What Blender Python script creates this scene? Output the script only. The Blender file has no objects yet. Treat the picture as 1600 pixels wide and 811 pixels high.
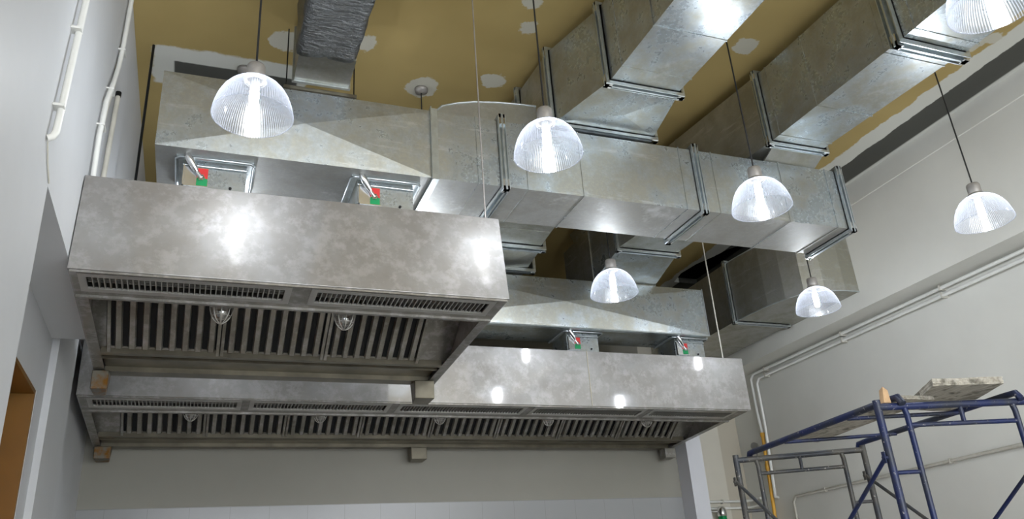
import bpy, bmesh, math, random
from mathutils import Vector, Matrix

# ------------------------------------------------------------------ camera, world, exposure
scene = bpy.context.scene
COL = scene.collection
cam_data = bpy.data.cameras.new('camera')
cam = bpy.data.objects.new('camera', cam_data)
COL.objects.link(cam)
RX = Vector((0.93444, -0.34976, -0.06698))
DN = Vector((0.08290, 0.39657, -0.91425))
FW = Vector((0.34633, 0.84876, 0.39957))
cm = Matrix.Identity(4)
for r in range(3):
    cm[r][0] = RX[r]; cm[r][1] = -DN[r]; cm[r][2] = -FW[r]
cm[2][3] = 1.6
cam.matrix_world = cm
cam_data.sensor_width = 36
cam_data.lens = 36 * 1266.57 / 1600
cam_data.clip_start = 0.05
scene.camera = cam

BULB = 125.0
WORLD = 2.4
scene.view_settings.view_transform = 'Standard'
scene.view_settings.look = 'None'
scene.view_settings.gamma = 1
scene.view_settings.exposure = 1.3
scene.view_settings.use_curve_mapping = False
world = bpy.data.worlds.new('daylight')
scene.world = world
world.use_nodes = True
bg = world.node_tree.nodes['Background']
bg.inputs[0].default_value = (0.92, 0.96, 1.0, 1)
bg.inputs[1].default_value = WORLD
cy = scene.cycles
cy.use_denoising = True
cy.sample_clamp_indirect = 3.0
cy.blur_glossy = 0.6
cy.max_bounces = 10
cy.transparent_max_bounces = 16


# ------------------------------------------------------------------ materials
class NT:
    """small helper to write node trees as expressions"""
    def __init__(s, name):
        s.m = bpy.data.materials.new(name); s.m.use_nodes = True
        s.t = s.m.node_tree; s.t.nodes.clear()
        s.out = s.t.nodes.new('ShaderNodeOutputMaterial')
        s.tc = s.t.nodes.new('ShaderNodeTexCoord')
        s.pos = s.tc.outputs['Object']
    def n(s, typ, ins=None, **kw):
        nd = s.t.nodes.new(typ)
        for k, v in kw.items(): setattr(nd, k, v)
        for k, v in (ins or {}).items():
            if isinstance(v, bpy.types.NodeSocket): s.t.links.new(v, nd.inputs[k])
            else: nd.inputs[k].default_value = v
        return nd
    def math(s, op, a, b=0.0, c=None):
        ins = {0: a, 1: b}
        if c is not None: ins[2] = c
        return s.n('ShaderNodeMath', ins, operation=op).outputs[0]
    def xyz(s, v=None):
        o = s.n('ShaderNodeSeparateXYZ', {0: v or s.pos}).outputs
        return o[0], o[1], o[2]
    def noise(s, scale, detail=3.0, rough=0.55, vec=None):
        return s.n('ShaderNodeTexNoise', {'Vector': vec or s.pos, 'Scale': scale, 'Detail': detail, 'Roughness': rough}).outputs[0]
    def scaled(s, v):
        return s.n('ShaderNodeMapping', {'Vector': s.pos, 'Scale': v}).outputs[0]
    def ramp(s, f, stops):
        r = s.n('ShaderNodeValToRGB', {0: f}); e = r.color_ramp.elements
        while len(e) < len(stops): e.new(0.5)
        for i, (p, c) in enumerate(stops):
            e[i].position = p; e[i].color = (c[0], c[1], c[2], 1) if hasattr(c, '__len__') else (c, c, c, 1)
        return r.outputs[0]
    def mix(s, f, a, b):
        nd = s.t.nodes.new('ShaderNodeMix'); nd.data_type = 'RGBA'
        for k, v in ((0, f), (6, a), (7, b)):
            if isinstance(v, bpy.types.NodeSocket): s.t.links.new(v, nd.inputs[k])
            else: nd.inputs[k].default_value = v if k == 0 else (v[0], v[1], v[2], 1)
        return nd.outputs[2]
    def step(s, v, edge, soft=0.004):
        return s.n('ShaderNodeMapRange', {0: v, 1: edge - soft, 2: edge + soft, 3: 0.0, 4: 1.0}).outputs[0]
    def band(s, v, a, b, soft=0.004):
        return s.math('MULTIPLY', s.step(v, a, soft), s.math('SUBTRACT', 1.0, s.step(v, b, soft)))
    def bump(s, h, strength=0.2, dist=0.01):
        return s.n('ShaderNodeBump', {'Height': h, 'Strength': strength, 'Distance': dist}).outputs[0]
    def principled(s, **ins):
        k = {a.replace('_', ' '): (v if isinstance(v, bpy.types.NodeSocket) or not isinstance(v, tuple) else (*v, 1)) for a, v in ins.items()}
        return s.n('ShaderNodeBsdfPrincipled', k).outputs[0]
    def done(s, sh):
        s.t.links.new(sh, s.out.inputs[0]); return s.m


def mat_plain(name, col, rough=0.6, metal=0.0, var=0.08, scale=9.0, bump=0.0):
    t = NT(name)
    f = t.noise(scale)
    c = t.mix(t.ramp(f, [(0.3, 0.0), (0.7, 1.0)]), tuple(x * (1 - var) for x in col), tuple(min(1, x * (1 + var)) for x in col))
    ins = dict(Base_Color=c, Roughness=rough, Metallic=metal)
    if bump: ins['Normal'] = t.bump(t.noise(scale * 6), bump, 0.004)
    return t.done(t.principled(**ins))


def mat_galvanized(name, a=(0.55, 0.61, 0.645), b=(0.43, 0.42, 0.355), rough=0.27, grain=0.30, dull=0.28, met=0.75):
    t = NT(name)
    vor = t.n('ShaderNodeTexVoronoi', {'Vector': t.pos, 'Scale': 90.0}).outputs['Color']
    vs = t.n('ShaderNodeSeparateColor', {0: vor}).outputs[0]
    fine = t.noise(48.0, 5.0, 0.75)
    g = t.math('ADD', t.math("MULTIPLY", vs, 0.12), t.math('MULTIPLY', fine, 0.78))
    big = t.noise(2.6, 5.0, 0.65)
    mid = t.noise(9.0, 5.0, 0.7)
    m1 = t.ramp(t.math('ADD', t.math('MULTIPLY', big, 0.6), t.math('MULTIPLY', mid, 0.4)), [(0.43, 0.0), (0.57, 1.0)])
    col = t.mix(m1, a, b)
    col = t.mix(t.ramp(g, [(0.40, grain * 1.1), (0.60, 0.0)]), col, (0.27, 0.29, 0.31))
    streak = t.noise(1.0, 5.0, 0.75, t.scaled((2.0, 2.0, 16.0)))
    col = t.mix(t.ramp(streak, [(0.58, 0.0), (0.70, 0.45)]), col, (0.80, 0.82, 0.84))
    r1 = t.math('ADD', t.math('MULTIPLY', t.math('SUBTRACT', g, 0.5), 0.12), t.math('ADD', rough, t.math('MULTIPLY', m1, 0.14)))
    nrm = t.bump(t.noise(3.5, 3.0), 0.22, 0.012)
    s1 = t.principled(Base_Color=col, Metallic=met, Roughness=0.55)
    s2 = t.principled(Base_Color=col, Metallic=1.0, Roughness=r1, Normal=nrm)
    return t.done(t.n('ShaderNodeMixShader', {0: 1.0 - dull, 1: s1, 2: s2}).outputs[0])


def mat_stainless(name, a=(0.36, 0.355, 0.35), b=(0.29, 0.275, 0.26), sharp=0.34):
    t = NT(name)
    big = t.noise(3.2, 5.0, 0.62)
    col = t.mix(t.ramp(big, [(0.36, 0.0), (0.64, 1.0)]), a, b)
    sm = t.noise(14.0, 4.0, 0.7)
    col = t.mix(t.ramp(sm, [(0.48, 0.0), (0.68, 0.55)]), col, (0.52, 0.51, 0.51))
    col = t.mix(t.ramp(t.noise(7.0, 6.0, 0.75), [(0.54, 0.0), (0.70, 0.28)]), col, (0.24, 0.225, 0.21))
    nrm = t.bump(t.noise(2.0, 1.0), 0.06, 0.01)
    s1 = t.principled(Base_Color=col, Metallic=1.0, Roughness=0.06, Normal=nrm)
    s2 = t.principled(Base_Color=col, Metallic=0.6, Roughness=0.5)
    f = t.math('MULTIPLY', t.ramp(t.noise(4.0, 3.0), [(0.3, 0.75), (0.7, 1.0)]), sharp)
    return t.done(t.n('ShaderNodeMixShader', {0: f, 1: s2, 2: s1}).outputs[0])


M = {}
M['galv'] = mat_galvanized('galvanized_steel')
M['galv_dark'] = mat_galvanized('galvanized_steel_aged', (0.50, 0.50, 0.47), (0.40, 0.385, 0.31), 0.34, 0.22)
M['galv_dull'] = mat_galvanized('galvanized_steel_low_glare', (0.42, 0.42, 0.40), (0.36, 0.35, 0.31), 0.5, 0.3, 0.85, 0.3)  # duller copy of the same sheet, holds down lamp glare on duct undersides
M['galv_flange'] = mat_plain('galvanized_flange', (0.55, 0.60, 0.62), 0.30, 0.9, 0.12, 25)
M['steel'] = mat_stainless('brushed_stainless')
M['steel_dull'] = mat_stainless('dull_stainless', (0.27, 0.26, 0.235), (0.20, 0.19, 0.17), 0.25)
M['steel_filter'] = mat_stainless('filter_stainless', (0.33, 0.315, 0.28), (0.20, 0.19, 0.16), 0.35)
M['dark_steel'] = mat_plain('dark_steel', (0.014, 0.015, 0.016), 0.45, 0.6)
M['black'] = mat_plain('black_rubber', (0.012, 0.012, 0.013), 0.5)
M['alu'] = mat_plain('aluminium', (0.42, 0.41, 0.385), 0.42, 0.75)
M['holder'] = mat_plain('lamp_holder_metal', (0.34, 0.32, 0.30), 0.45, 0.5, 0.12, 30)
M['bright'] = mat_plain('zinc_bright', (0.78, 0.79, 0.80), 0.25, 1.0)
M['red'] = mat_plain('red_label', (0.62, 0.03, 0.03), 0.45)
M['green'] = mat_plain('green_label', (0.0, 0.26, 0.08), 0.45)
M['white_pvc'] = mat_plain('white_pipe', (0.70, 0.70, 0.67), 0.4, 0, 0.05)
M['cream_pvc'] = mat_plain('cream_pipe', (0.52, 0.50, 0.44), 0.45, 0, 0.1)
M['yellow'] = mat_plain('yellow_gas_paint', (0.62, 0.33, 0.03), 0.45, 0, 0.2)
M['orange'] = mat_plain('ochre_door_lining', (0.17, 0.078, 0.006), 0.5, 0, 0.18, 3)
M['orange_hot'] = mat_plain('orange_paint', (0.70, 0.16, 0.02), 0.5, 0, 0.1)
M['wire'] = mat_plain('steel_wire', (0.40, 0.37, 0.35), 0.4, 0.6)
M['grime'] = mat_plain('greasy_steel', (0.15, 0.135, 0.10), 0.35, 0.6, 0.3, 6)
M['rust_steel'] = None
M['sealant'] = mat_plain('sealant_bead', (0.40, 0.36, 0.27), 0.6)
M['bulb_base'] = mat_plain('white_ceramic', (0.8, 0.8, 0.8), 0.4)

t = NT('rusty_box_steel')
f = t.noise(11.0, 4.0, 0.6)
M['rust_steel'] = t.done(t.principled(Base_Color=t.mix(t.ramp(f, [(0.44, 0.0), (0.60, 1.0)]), (0.17, 0.155, 0.125), (0.20, 0.09, 0.012)), Metallic=0.7, Roughness=0.38))

t = NT('blue_scaffold_paint')
f = t.noise(55.0, 3.0, 0.6)
f2 = t.noise(6.0, 3.0)
c = t.mix(t.ramp(f2, [(0.42, 0.0), (0.6, 1.0)]), (0.008, 0.018, 0.085), (0.028, 0.034, 0.055))
c = t.mix(t.ramp(f, [(0.66, 0.0), (0.70, 1.0)]), c, (0.42, 0.40, 0.38))
M['scaffold'] = t.done(t.principled(Base_Color=c, Roughness=0.4, Metallic=0.1))
t = NT('dark_worn_scaffold_paint')
c = t.mix(t.ramp(t.noise(7.0, 3.0), [(0.42, 0.0), (0.6, 1.0)]), (0.05, 0.055, 0.065), (0.10, 0.095, 0.085))
c = t.mix(t.ramp(t.noise(60.0, 3.0), [(0.66, 0.0), (0.70, 1.0)]), c, (0.40, 0.38, 0.34))
M['scaffold_dark'] = t.done(t.principled(Base_Color=c, Roughness=0.45, Metallic=0.2))

t = NT('weathered_plank')
g = t.noise(1.0, 5.0, 0.7, t.scaled((40.0, 5.0, 40.0)))
c = t.mix(t.ramp(g, [(0.35, 0.0), (0.65, 1.0)]), (0.30, 0.27, 0.22), (0.58, 0.55, 0.48))
c = t.mix(t.ramp(t.noise(14.0, 4.0), [(0.55, 0.0), (0.66, 1.0)]), c, (0.16, 0.15, 0.12))
M['plank'] = t.done(t.principled(Base_Color=c, Roughness=0.85, Normal=t.bump(g, 0.5, 0.01)))
M['new_wood'] = mat_plain('raw_pine', (0.55, 0.36, 0.20), 0.7, 0, 0.15, 20)

t = NT('crumpled_foil')
g = t.noise(1.0, 6.0, 0.7, t.scaled((5.0, 30.0, 7.0)))
g2 = t.noise(26.0, 4.0, 0.65)
h = t.math('ADD', g, t.math('MULTIPLY', g2, 0.5))
M['foil'] = t.done(t.principled(Base_Color=t.mix(g2, (0.10, 0.10, 0.10), (0.24, 0.25, 0.26)), Metallic=1.0, Roughness=0.30, Normal=t.bump(h, 0.9, 0.03)))

# clear ribbed acrylic: mostly see-through, the ribs catch light
t = NT('ribbed_acrylic')
x, y, z = t.xyz()
ang = t.math('ARCTAN2', y, x)
rib = t.math('ADD', t.math('MULTIPLY', t.math('SINE', t.math('MULTIPLY', ang, 96.0)), 0.5), 0.5)
rib = t.math('POWER', rib, 2.2)
fac = t.n('ShaderNodeLayerWeight', {'Blend': 0.42}).outputs['Facing']
gl = t.n('ShaderNodeBsdfGlossy', {'Color': (1, 1, 1, 1), 'Roughness': 0.12}).outputs[0]
tl = t.n('ShaderNodeBsdfTranslucent', {'Color': (0.10, 0.105, 0.12, 1)}).outputs[0]
df = t.n('ShaderNodeBsdfDiffuse', {'Color': (0.10, 0.105, 0.12, 1)}).outputs[0]
td = t.n('ShaderNodeAddShader', {0: tl, 1: df}).outputs[0]
body = t.n('ShaderNodeMixShader', {0: 0.28, 1: td, 2: gl}).outputs[0]
tr = t.n('ShaderNodeBsdfTransparent', {'Color': (0.97, 0.98, 1.0, 1)}).outputs[0]
op = t.math('ADD', t.math('MULTIPLY', rib, 0.48), t.math('MULTIPLY', t.math('POWER', fac, 2.5), 0.6))
op = t.math('MINIMUM', t.math('ADD', op, 0.08), 0.95)
M['acrylic'] = t.done(t.n('ShaderNodeMixShader', {0: op, 1: tr, 2: body}).outputs[0])

t = NT('lit_bulb')
M['bulb'] = t.done(t.n('ShaderNodeEmission', {'Color': (0.90, 0.95, 1.0, 1), 'Strength': BULB}).outputs[0])
t = NT('jar_glass')
M['jar'] = t.done(t.n('ShaderNodeMixShader', {0: 0.30, 1: t.n('ShaderNodeBsdfTransparent').outputs[0], 2: t.n('ShaderNodeBsdfGlossy', {'Roughness': 0.1}).outputs[0]}).outputs[0])

# ceiling: tan paint with white plaster repairs and bare grey board
t = NT('tan_ceiling_paint')
x, y, z = t.xyz()
nz = t.math('SUBTRACT', t.noise(5.0, 5.0, 0.65), 0.5)
nz2 = t.math('SUBTRACT', t.noise(1.6, 4.0, 0.6), 0.5)
xj = t.math('ADD', x, t.math('MULTIPLY', nz, 0.13))
yj = t.math('ADD', y, t.math('MULTIPLY', nz, 0.10))
TAN, WHITE, GREY = (0.285, 0.225, 0.105), (0.60, 0.60, 0.55), (0.08, 0.08, 0.071)
c = t.mix(t.ramp(t.noise(1.1, 3.0), [(0.35, 0.0), (0.65, 1.0)]), (0.37, 0.275, 0.11), (0.43, 0.325, 0.135))
c = t.mix(t.step(xj, 5.02, 0.006), c, WHITE)
c = t.mix(t.step(t.math('ADD', x, t.math('MULTIPLY', nz, 0.06)), 5.19, 0.004), c, GREY)
c = t.mix(t.step(x, 5.45, 0.01), c, WHITE)
m = t.math('MULTIPLY', t.band(yj, 4.60, 5.02, 0.01), t.band(xj, -0.46, 0.50, 0.01))
c = t.mix(m, c, WHITE)
m = t.math('MULTIPLY', t.band(t.math('ADD', y, t.math('MULTIPLY', nz, 0.03)), 4.75, 5.0, 0.005), t.band(x, -0.335, 0.45, 0.005))
c = t.mix(m, c, GREY)
for (px, py, rr) in ((0.33, 4.362, .10), (0.825, 4.243, .07), (1.284, 4.60, .12), (1.711, 3.56, .07), (1.80, 3.816, .06), (3.30, 3.585, .09), (4.90, 3.12, .07), (4.97, 3.02, .05), (1.75, 4.4, .08)):
    dx = t.math('SUBTRACT', x, px); dy = t.math('SUBTRACT', y, py)
    d = t.math('SQRT', t.math('ADD', t.math('MULTIPLY', dx, dx), t.math('MULTIPLY', dy, dy)))
    d = t.math('ADD', d, t.math('MULTIPLY', nz, 0.22))
    c = t.mix(t.math('SUBTRACT', 1.0, t.step(d, rr, 0.006)), c, (0.52, 0.50, 0.42))
M['ceiling'] = t.done(t.principled(Base_Color=c, Roughness=0.7, Specular_IOR_Level=0.15, Normal=t.bump(nz2, 0.25, 0.03)))

def mat_wall(name, col, tile_z=None, axis='x', bands=()):
    t = NT(name)
    x, y, z = t.xyz()
    c = t.mix(t.ramp(t.noise(1.3, 4.0, 0.6), [(0.35, 0.0), (0.65, 1.0)]), tuple(v * 0.93 for v in col), col)
    for (a, b, bc) in bands:
        c = t.mix(t.band(x, a, b, 0.006), c, bc)
    rough = 0.55
    if tile_z is not None:
        u = x if axis == 'x' else y
        fu = t.math('FRACT', t.math('DIVIDE', u, 0.30)); fz = t.math('FRACT', t.math('DIVIDE', t.math('SUBTRACT', tile_z, z), 0.45))
        line = t.math('MAXIMUM', t.math('LESS_THAN', fu, 0.012), t.math('LESS_THAN', fz, 0.012))
        tc_ = t.mix(line, (0.30, 0.305, 0.31), (0.24, 0.24, 0.24))
        below = t.math('LESS_THAN', z, tile_z)
        c = t.mix(below, c, tc_)
        rough = t.math('SUBTRACT', 0.6, t.math('MULTIPLY', below, 0.38))
    nb = t.bump(t.noise(1.8, 3.0), 0.10, 0.03)
    return t.done(t.principled(Base_Color=c, Roughness=rough, Normal=nb))
M['wall_white'] = mat_wall('white_wall_paint', (0.55, 0.56, 0.575))
M['wall_right'] = mat_wall('off_white_wall_paint', (0.69, 0.685, 0.64))
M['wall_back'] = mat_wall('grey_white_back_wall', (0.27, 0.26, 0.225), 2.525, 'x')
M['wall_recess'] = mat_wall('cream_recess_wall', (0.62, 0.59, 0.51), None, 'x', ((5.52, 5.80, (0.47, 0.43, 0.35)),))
M['pier_tile'] = mat_wall('white_pier_tile', (0.60, 0.61, 0.65))
M['floor'] = mat_wall('pale_floor_tile', (0.62, 0.61, 0.59))


# ------------------------------------------------------------------ mesh helpers
class MB:
    def __init__(s): s.v = []; s.f = []; s.sm = []; s.weld = False
    def add(s, vs, fs, smooth=False):
        o = len(s.v); s.v += [tuple(v) for v in vs]; s.f += [tuple(i + o for i in f) for f in fs]; s.sm += [smooth] * len(fs); return s
    def box(s, x0, x1, y0, y1, z0, z1):
        return s.hexa([(x0, y0, z0), (x1, y0, z0), (x1, y0, z1), (x0, y0, z1)], [(x0, y1, z0), (x1, y1, z0), (x1, y1, z1), (x0, y1, z1)])
    def hexa(s, A, B):                     # A, B: matching quads
        return s.add(list(A) + list(B), [(0, 1, 2, 3), (7, 6, 5, 4), (0, 4, 5, 1), (1, 5, 6, 2), (2, 6, 7, 3), (3, 7, 4, 0)])
    def prism(s, pts, axis, a, b):         # 2-D outline extruded along axis
        n = len(pts)
        def mk(p, q):
            return {'x': (q, p[0], p[1]), 'y': (p[0], q, p[1]), 'z': (p[0], p[1], q)}[axis]
        vs = [mk(p, a) for p in pts] + [mk(p, b) for p in pts]
        return s.add(vs, [tuple(range(n)), tuple(range(2 * n - 1, n - 1, -1))] + [(i, i + n, (i + 1) % n + n, (i + 1) % n) for i in range(n)])
    def tube(s, pts, r, seg=10, cap=True):
        pts = [Vector(p) for p in pts]; n = len(pts); rings = []
        up = None
        for i, p in enumerate(pts):
            d = ((pts[min(i + 1, n - 1)] - p).normalized() + (p - pts[max(i - 1, 0)]).normalized())
            if d.length < 1e-6: d = pts[min(i + 1, n - 1)] - pts[max(i - 1, 0)]
            d.normalize()
            if up is None: up = Vector((0, 0, 1)) if abs(d.z) < 0.9 else Vector((1, 0, 0))
            a = (up - d * up.dot(d)).normalized(); b = d.cross(a); up = a
            rr = r[i] if hasattr(r, '__len__') else r
            rings.append([p + a * (rr * math.cos(2 * math.pi * k / seg)) + b * (rr * math.sin(2 * math.pi * k / seg)) for k in range(seg)])
        vs = [q for g in rings for q in g]; fs = []
        for i in range(n - 1):
            for k in range(seg):
                fs.append((i * seg + k, i * seg + (k + 1) % seg, (i + 1) * seg + (k + 1) % seg, (i + 1) * seg + k))
        s.add(vs, fs, True)
        if cap: s.add(rings[0] + rings[-1], [tuple(range(seg - 1, -1, -1)), tuple(range(seg, 2 * seg))])
        return s
    def lathe(s, prof, c=(0, 0, 0), seg=32, smooth=True):
        vs = []; fs = []
        for (r, z) in prof:
            for k in range(seg):
                a = 2 * math.pi * k / seg
                vs.append((c[0] + r * math.cos(a), c[1] + r * math.sin(a), c[2] + z))
        for i in range(len(prof) - 1):
            for k in range(seg):
                fs.append((i * seg + k, i * seg + (k + 1) % seg, (i + 1) * seg + (k + 1) % seg, (i + 1) * seg + k))
        return s.add(vs, fs, smooth)
    def disc(s, c, r, axis='y', h=0.01, seg=14):
        d = {'x': Vector((1, 0, 0)), 'y': Vector((0, 1, 0)), 'z': Vector((0, 0, 1))}[axis]
        return s.tube([Vector(c) - d * h / 2, Vector(c) + d * h / 2], r, seg)
    def build(s, name, mat, parent=None, bevel=0.0):
        me = bpy.data.meshes.new(name)
        off = Vector((0, 0, 0))
        if parent is not None: off = world_loc(parent)
        me.from_pydata([Vector(v) - off for v in s.v], [], s.f)
        me.polygons.foreach_set('use_smooth', s.sm)
        bm = bmesh.new(); bm.from_mesh(me)
        if s.weld: bmesh.ops.remove_doubles(bm, verts=bm.verts, dist=1e-5)
        bmesh.ops.recalc_face_normals(bm, faces=bm.faces); bm.to_mesh(me); bm.free()
        me.materials.append(mat)
        o = bpy.data.objects.new(name, me); COL.objects.link(o)
        if parent is not None: o.parent = parent
        if bevel:
            b = o.modifiers.new('bevel', 'BEVEL'); b.width = bevel; b.segments = 2; b.limit_method = 'ANGLE'
        return o

def world_loc(o):
    v = Vector((0, 0, 0))
    while o is not None: v += o.location; o = o.parent
    return v

def tag(o, label=None, cat=None, group=None, kind=None):
    if label: o['label'] = label
    if cat: o['category'] = cat
    if group: o['group'] = group
    if kind: o['kind'] = kind
    return o

def thing(name, loc, label, cat, group=None):
    o = bpy.data.objects.new(name, None); o.empty_display_size = 0.05; COL.objects.link(o); o.location = loc
    return tag(o, label, cat, group)

def struct(name, mb, mat, parent=None):
    o = mb.build(name, mat, parent)
    if parent is None: o['kind'] = 'structure'
    return o

def copy_tree(o, parent=None):
    c = o.copy(); COL.objects.link(c); c.parent = parent
    for ch in o.children: copy_tree(ch, c)
    return c

# ------------------------------------------------------------------ the room
CZ = 5.05
XA, XR, XL = -0.560, 5.49, 5.78          # upper left wall, upper right wall, lower right wall
YF, YB, YN = -5.0, 7.0, 7.75

struct('floor', MB().box(-1.3, 6.0, YF, 8.0, -0.12, 0.0), M['floor'])

# ceiling slab with an irregular hole near the right wall
bm = bmesh.new()
outer = [(-1.3, YF), (6.0, YF), (6.0, 8.0), (-1.3, 8.0)]
hole = [(5.06, 7.30), (5.09, 7.02), (5.16, 6.82), (5.21, 6.62), (5.27, 6.50), (5.36, 6.44), (5.44, 6.40), (5.44, 7.55), (5.12, 7.55)]
eds = []
for loop in (outer, hole):
    vs = [bm.verts.new((p[0], p[1], CZ)) for p in loop]
    eds += [bm.edges.new((vs[i], vs[(i + 1) % len(vs)])) for i in range(len(vs))]
bmesh.ops.triangle_fill(bm, edges=eds, use_beauty=True)
r = bmesh.ops.extrude_face_region(bm, geom=list(bm.faces))
bmesh.ops.translate(bm, vec=(0, 0, 0.06), verts=[g for g in r['geom'] if isinstance(g, bmesh.types.BMVert)])
bmesh.ops.recalc_face_normals(bm, faces=bm.faces)
me = bpy.data.meshes.new('ceiling'); bm.to_mesh(me); bm.free(); me.materials.append(M['ceiling'])
ceil = bpy.data.objects.new('ceiling', me); COL.objects.link(ceil); ceil['kind'] = 'structure'
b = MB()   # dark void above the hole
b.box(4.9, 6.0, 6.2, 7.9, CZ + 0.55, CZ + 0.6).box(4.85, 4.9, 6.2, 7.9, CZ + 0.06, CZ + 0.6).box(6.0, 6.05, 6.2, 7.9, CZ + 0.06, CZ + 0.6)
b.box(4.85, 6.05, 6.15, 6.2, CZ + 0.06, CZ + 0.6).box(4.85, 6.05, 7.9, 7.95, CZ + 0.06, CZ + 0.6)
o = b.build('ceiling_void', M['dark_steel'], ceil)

# left wall: upper face, recess with door opening, strip behind
b = MB()
b.box(-1.3, XA, YF, 2.89, 0, CZ)                       # near wall
b.box(-1.3, XA, 2.89, 4.62, 3.085, CZ)                 # above the recess
b.box(-1.3, -0.75, 2.89, 3.632, 0, 3.085)              # recessed wall before the door
b.box(-1.3, -0.75, 3.632, 4.45, 2.757, 3.085)
b.box(-1.3, -0.75, 4.45, 4.66, 0, 3.085)
b.box(-1.3, -0.715, 4.66, 5.32, 0, CZ)                 # light pier
b.box(-1.3, XA, 4.62, 6.9, 3.5, CZ)                    # upper wall further back
b.box(-1.3, -0.79, 5.32, 5.36, 0, 3.5)
b.box(-1.3, -0.79, 5.36, 6.2, 2.30, 3.5)
b.box(-1.3, -0.79, 6.2, YN, 0, 3.5)
b.box(-1.3, XA, 6.9, 8.0, 3.5, CZ)
struct('wall_left', b, M['wall_white'])

# back walls, pier
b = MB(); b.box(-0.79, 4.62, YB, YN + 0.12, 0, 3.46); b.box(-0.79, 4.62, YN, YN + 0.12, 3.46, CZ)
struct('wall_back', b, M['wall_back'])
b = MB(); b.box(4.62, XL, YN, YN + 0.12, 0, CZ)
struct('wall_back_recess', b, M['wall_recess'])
struct('wall_pier', MB().box(4.45, 4.62, 6.80, YN, 0, 3.46), M['pier_tile'])
# right wall: upper beam face, recessed lower wall
struct('wall_right', MB().box(XL, 6.0, YF, YN, 0, 3.89), M['wall_right'])
b = MB(); b.box(XR, 6.0, YF, YN, 3.8905, CZ)
b.prism([(XR, 4.84), (XR - 0.005, 4.846), (XR - 0.005, CZ), (XR, CZ)], 'y', YF, YN)
struct('wall_right_upper', b, M['wall_right'])

# door openings in the left wall
d = thing('door_1', (-0.75, 4.04, 0), None, None); d['kind'] = 'structure'
b = MB(); b.box(-0.885, -0.752, 3.632, 3.652, 0, 2.757).box(-0.885, -0.752, 4.43, 4.45, 0, 2.757).box(-0.885, -0.752, 3.652, 4.43, 2.737, 2.757)
b.build('door_lining', M['orange'], d)
b = MB(); b.box(-0.93, -0.885, 3.64, 3.69, 0, 2.75).box(-0.93, -0.885, 4.39, 4.445, 0, 2.75).box(-0.93, -0.885, 3.69, 4.39, 2.69, 2.75)
b.build('door_frame', M['black'], d)
MB().box(-1.02, -0.95, 3.65, 4.44, 0, 2.74).build('door_panel', M['orange_hot'], d)
d = thing('door_2', (-0.79, 5.78, 0), None, None); d['kind'] = 'structure'
b = MB(); b.box(-0.92, -0.792, 5.36, 5.38, 0, 2.30).box(-0.92, -0.792, 6.18, 6.20, 0, 2.30).box(-0.92, -0.792, 5.38, 6.18, 2.28, 2.30)
b.build('door_lining', M['orange'], d)
MB().box(-1.0, -0.92, 5.37, 6.19, 0, 2.29).build('door_panel', M['orange_hot'], d)


# ------------------------------------------------------------------ ventilation ducts
def duct_faces(mb, A, B, xbreak=(), bulge=0.012):
    """A, B: four matching corners of two cross-sections; faces listed in xbreak get a cross-broken (pyramid) panel"""
    mb.weld = True
    A = [Vector(a) for a in A]; B = [Vector(q) for q in B]
    cen = (sum(A, Vector()) + sum(B, Vector())) / 8
    for i in range(4):
        j = (i + 1) % 4
        q = [A[i], B[i], B[j], A[j]]
        if i in xbreak:
            c = sum(q, Vector()) / 4
            n = (q[2] - q[0]).cross(q[3] - q[1]).normalized()
            if n.dot(c - cen) < 0: n = -n
            mb.add(q + [c + n * bulge], [(0, 1, 4), (1, 2, 4), (2, 3, 4), (3, 0, 4)])
        else: mb.add(q, [(0, 1, 2, 3)])
    mb.add(A, [(0, 1, 2, 3)]); mb.add(B, [(3, 2, 1, 0)])
    return mb

def rect_x(x, y0, y1, z0, z1): return [(x, y0, z0), (x, y1, z0), (x, y1, z1), (x, y0, z1)]   # faces: 0 bottom 1 back 2 top 3 front
def rect_y(y, x0, x1, z0, z1): return [(x0, y, z0), (x1, y, z0), (x1, y, z1), (x0, y, z1)]   # faces: 0 bottom 1 right 2 top 3 left

def ring_x(mb, x, t, w, y0, y1, z0, z1):
    mb.box(x, x + t, y0 - w, y1 + w, z0 - w, z0 - .0005).box(x, x + t, y0 - w, y1 + w, z1 + .0005, z1 + w)
    mb.box(x, x + t, y0 - w, y0 - .0005, z0, z1).box(x, x + t, y1 + .0005, y1 + w, z0, z1)
def ring_y(mb, y, t, w, x0, x1, z0, z1):
    mb.box(x0 - w, x1 + w, y, y + t, z0 - w, z0 - .0005).box(x0 - w, x1 + w, y, y + t, z1 + .0005, z1 + w)
    mb.box(x0 - w, x0 - .0005, y, y + t, z0, z1).box(x1 + .0005, x1 + w, y, y + t, z0, z1)

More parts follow.
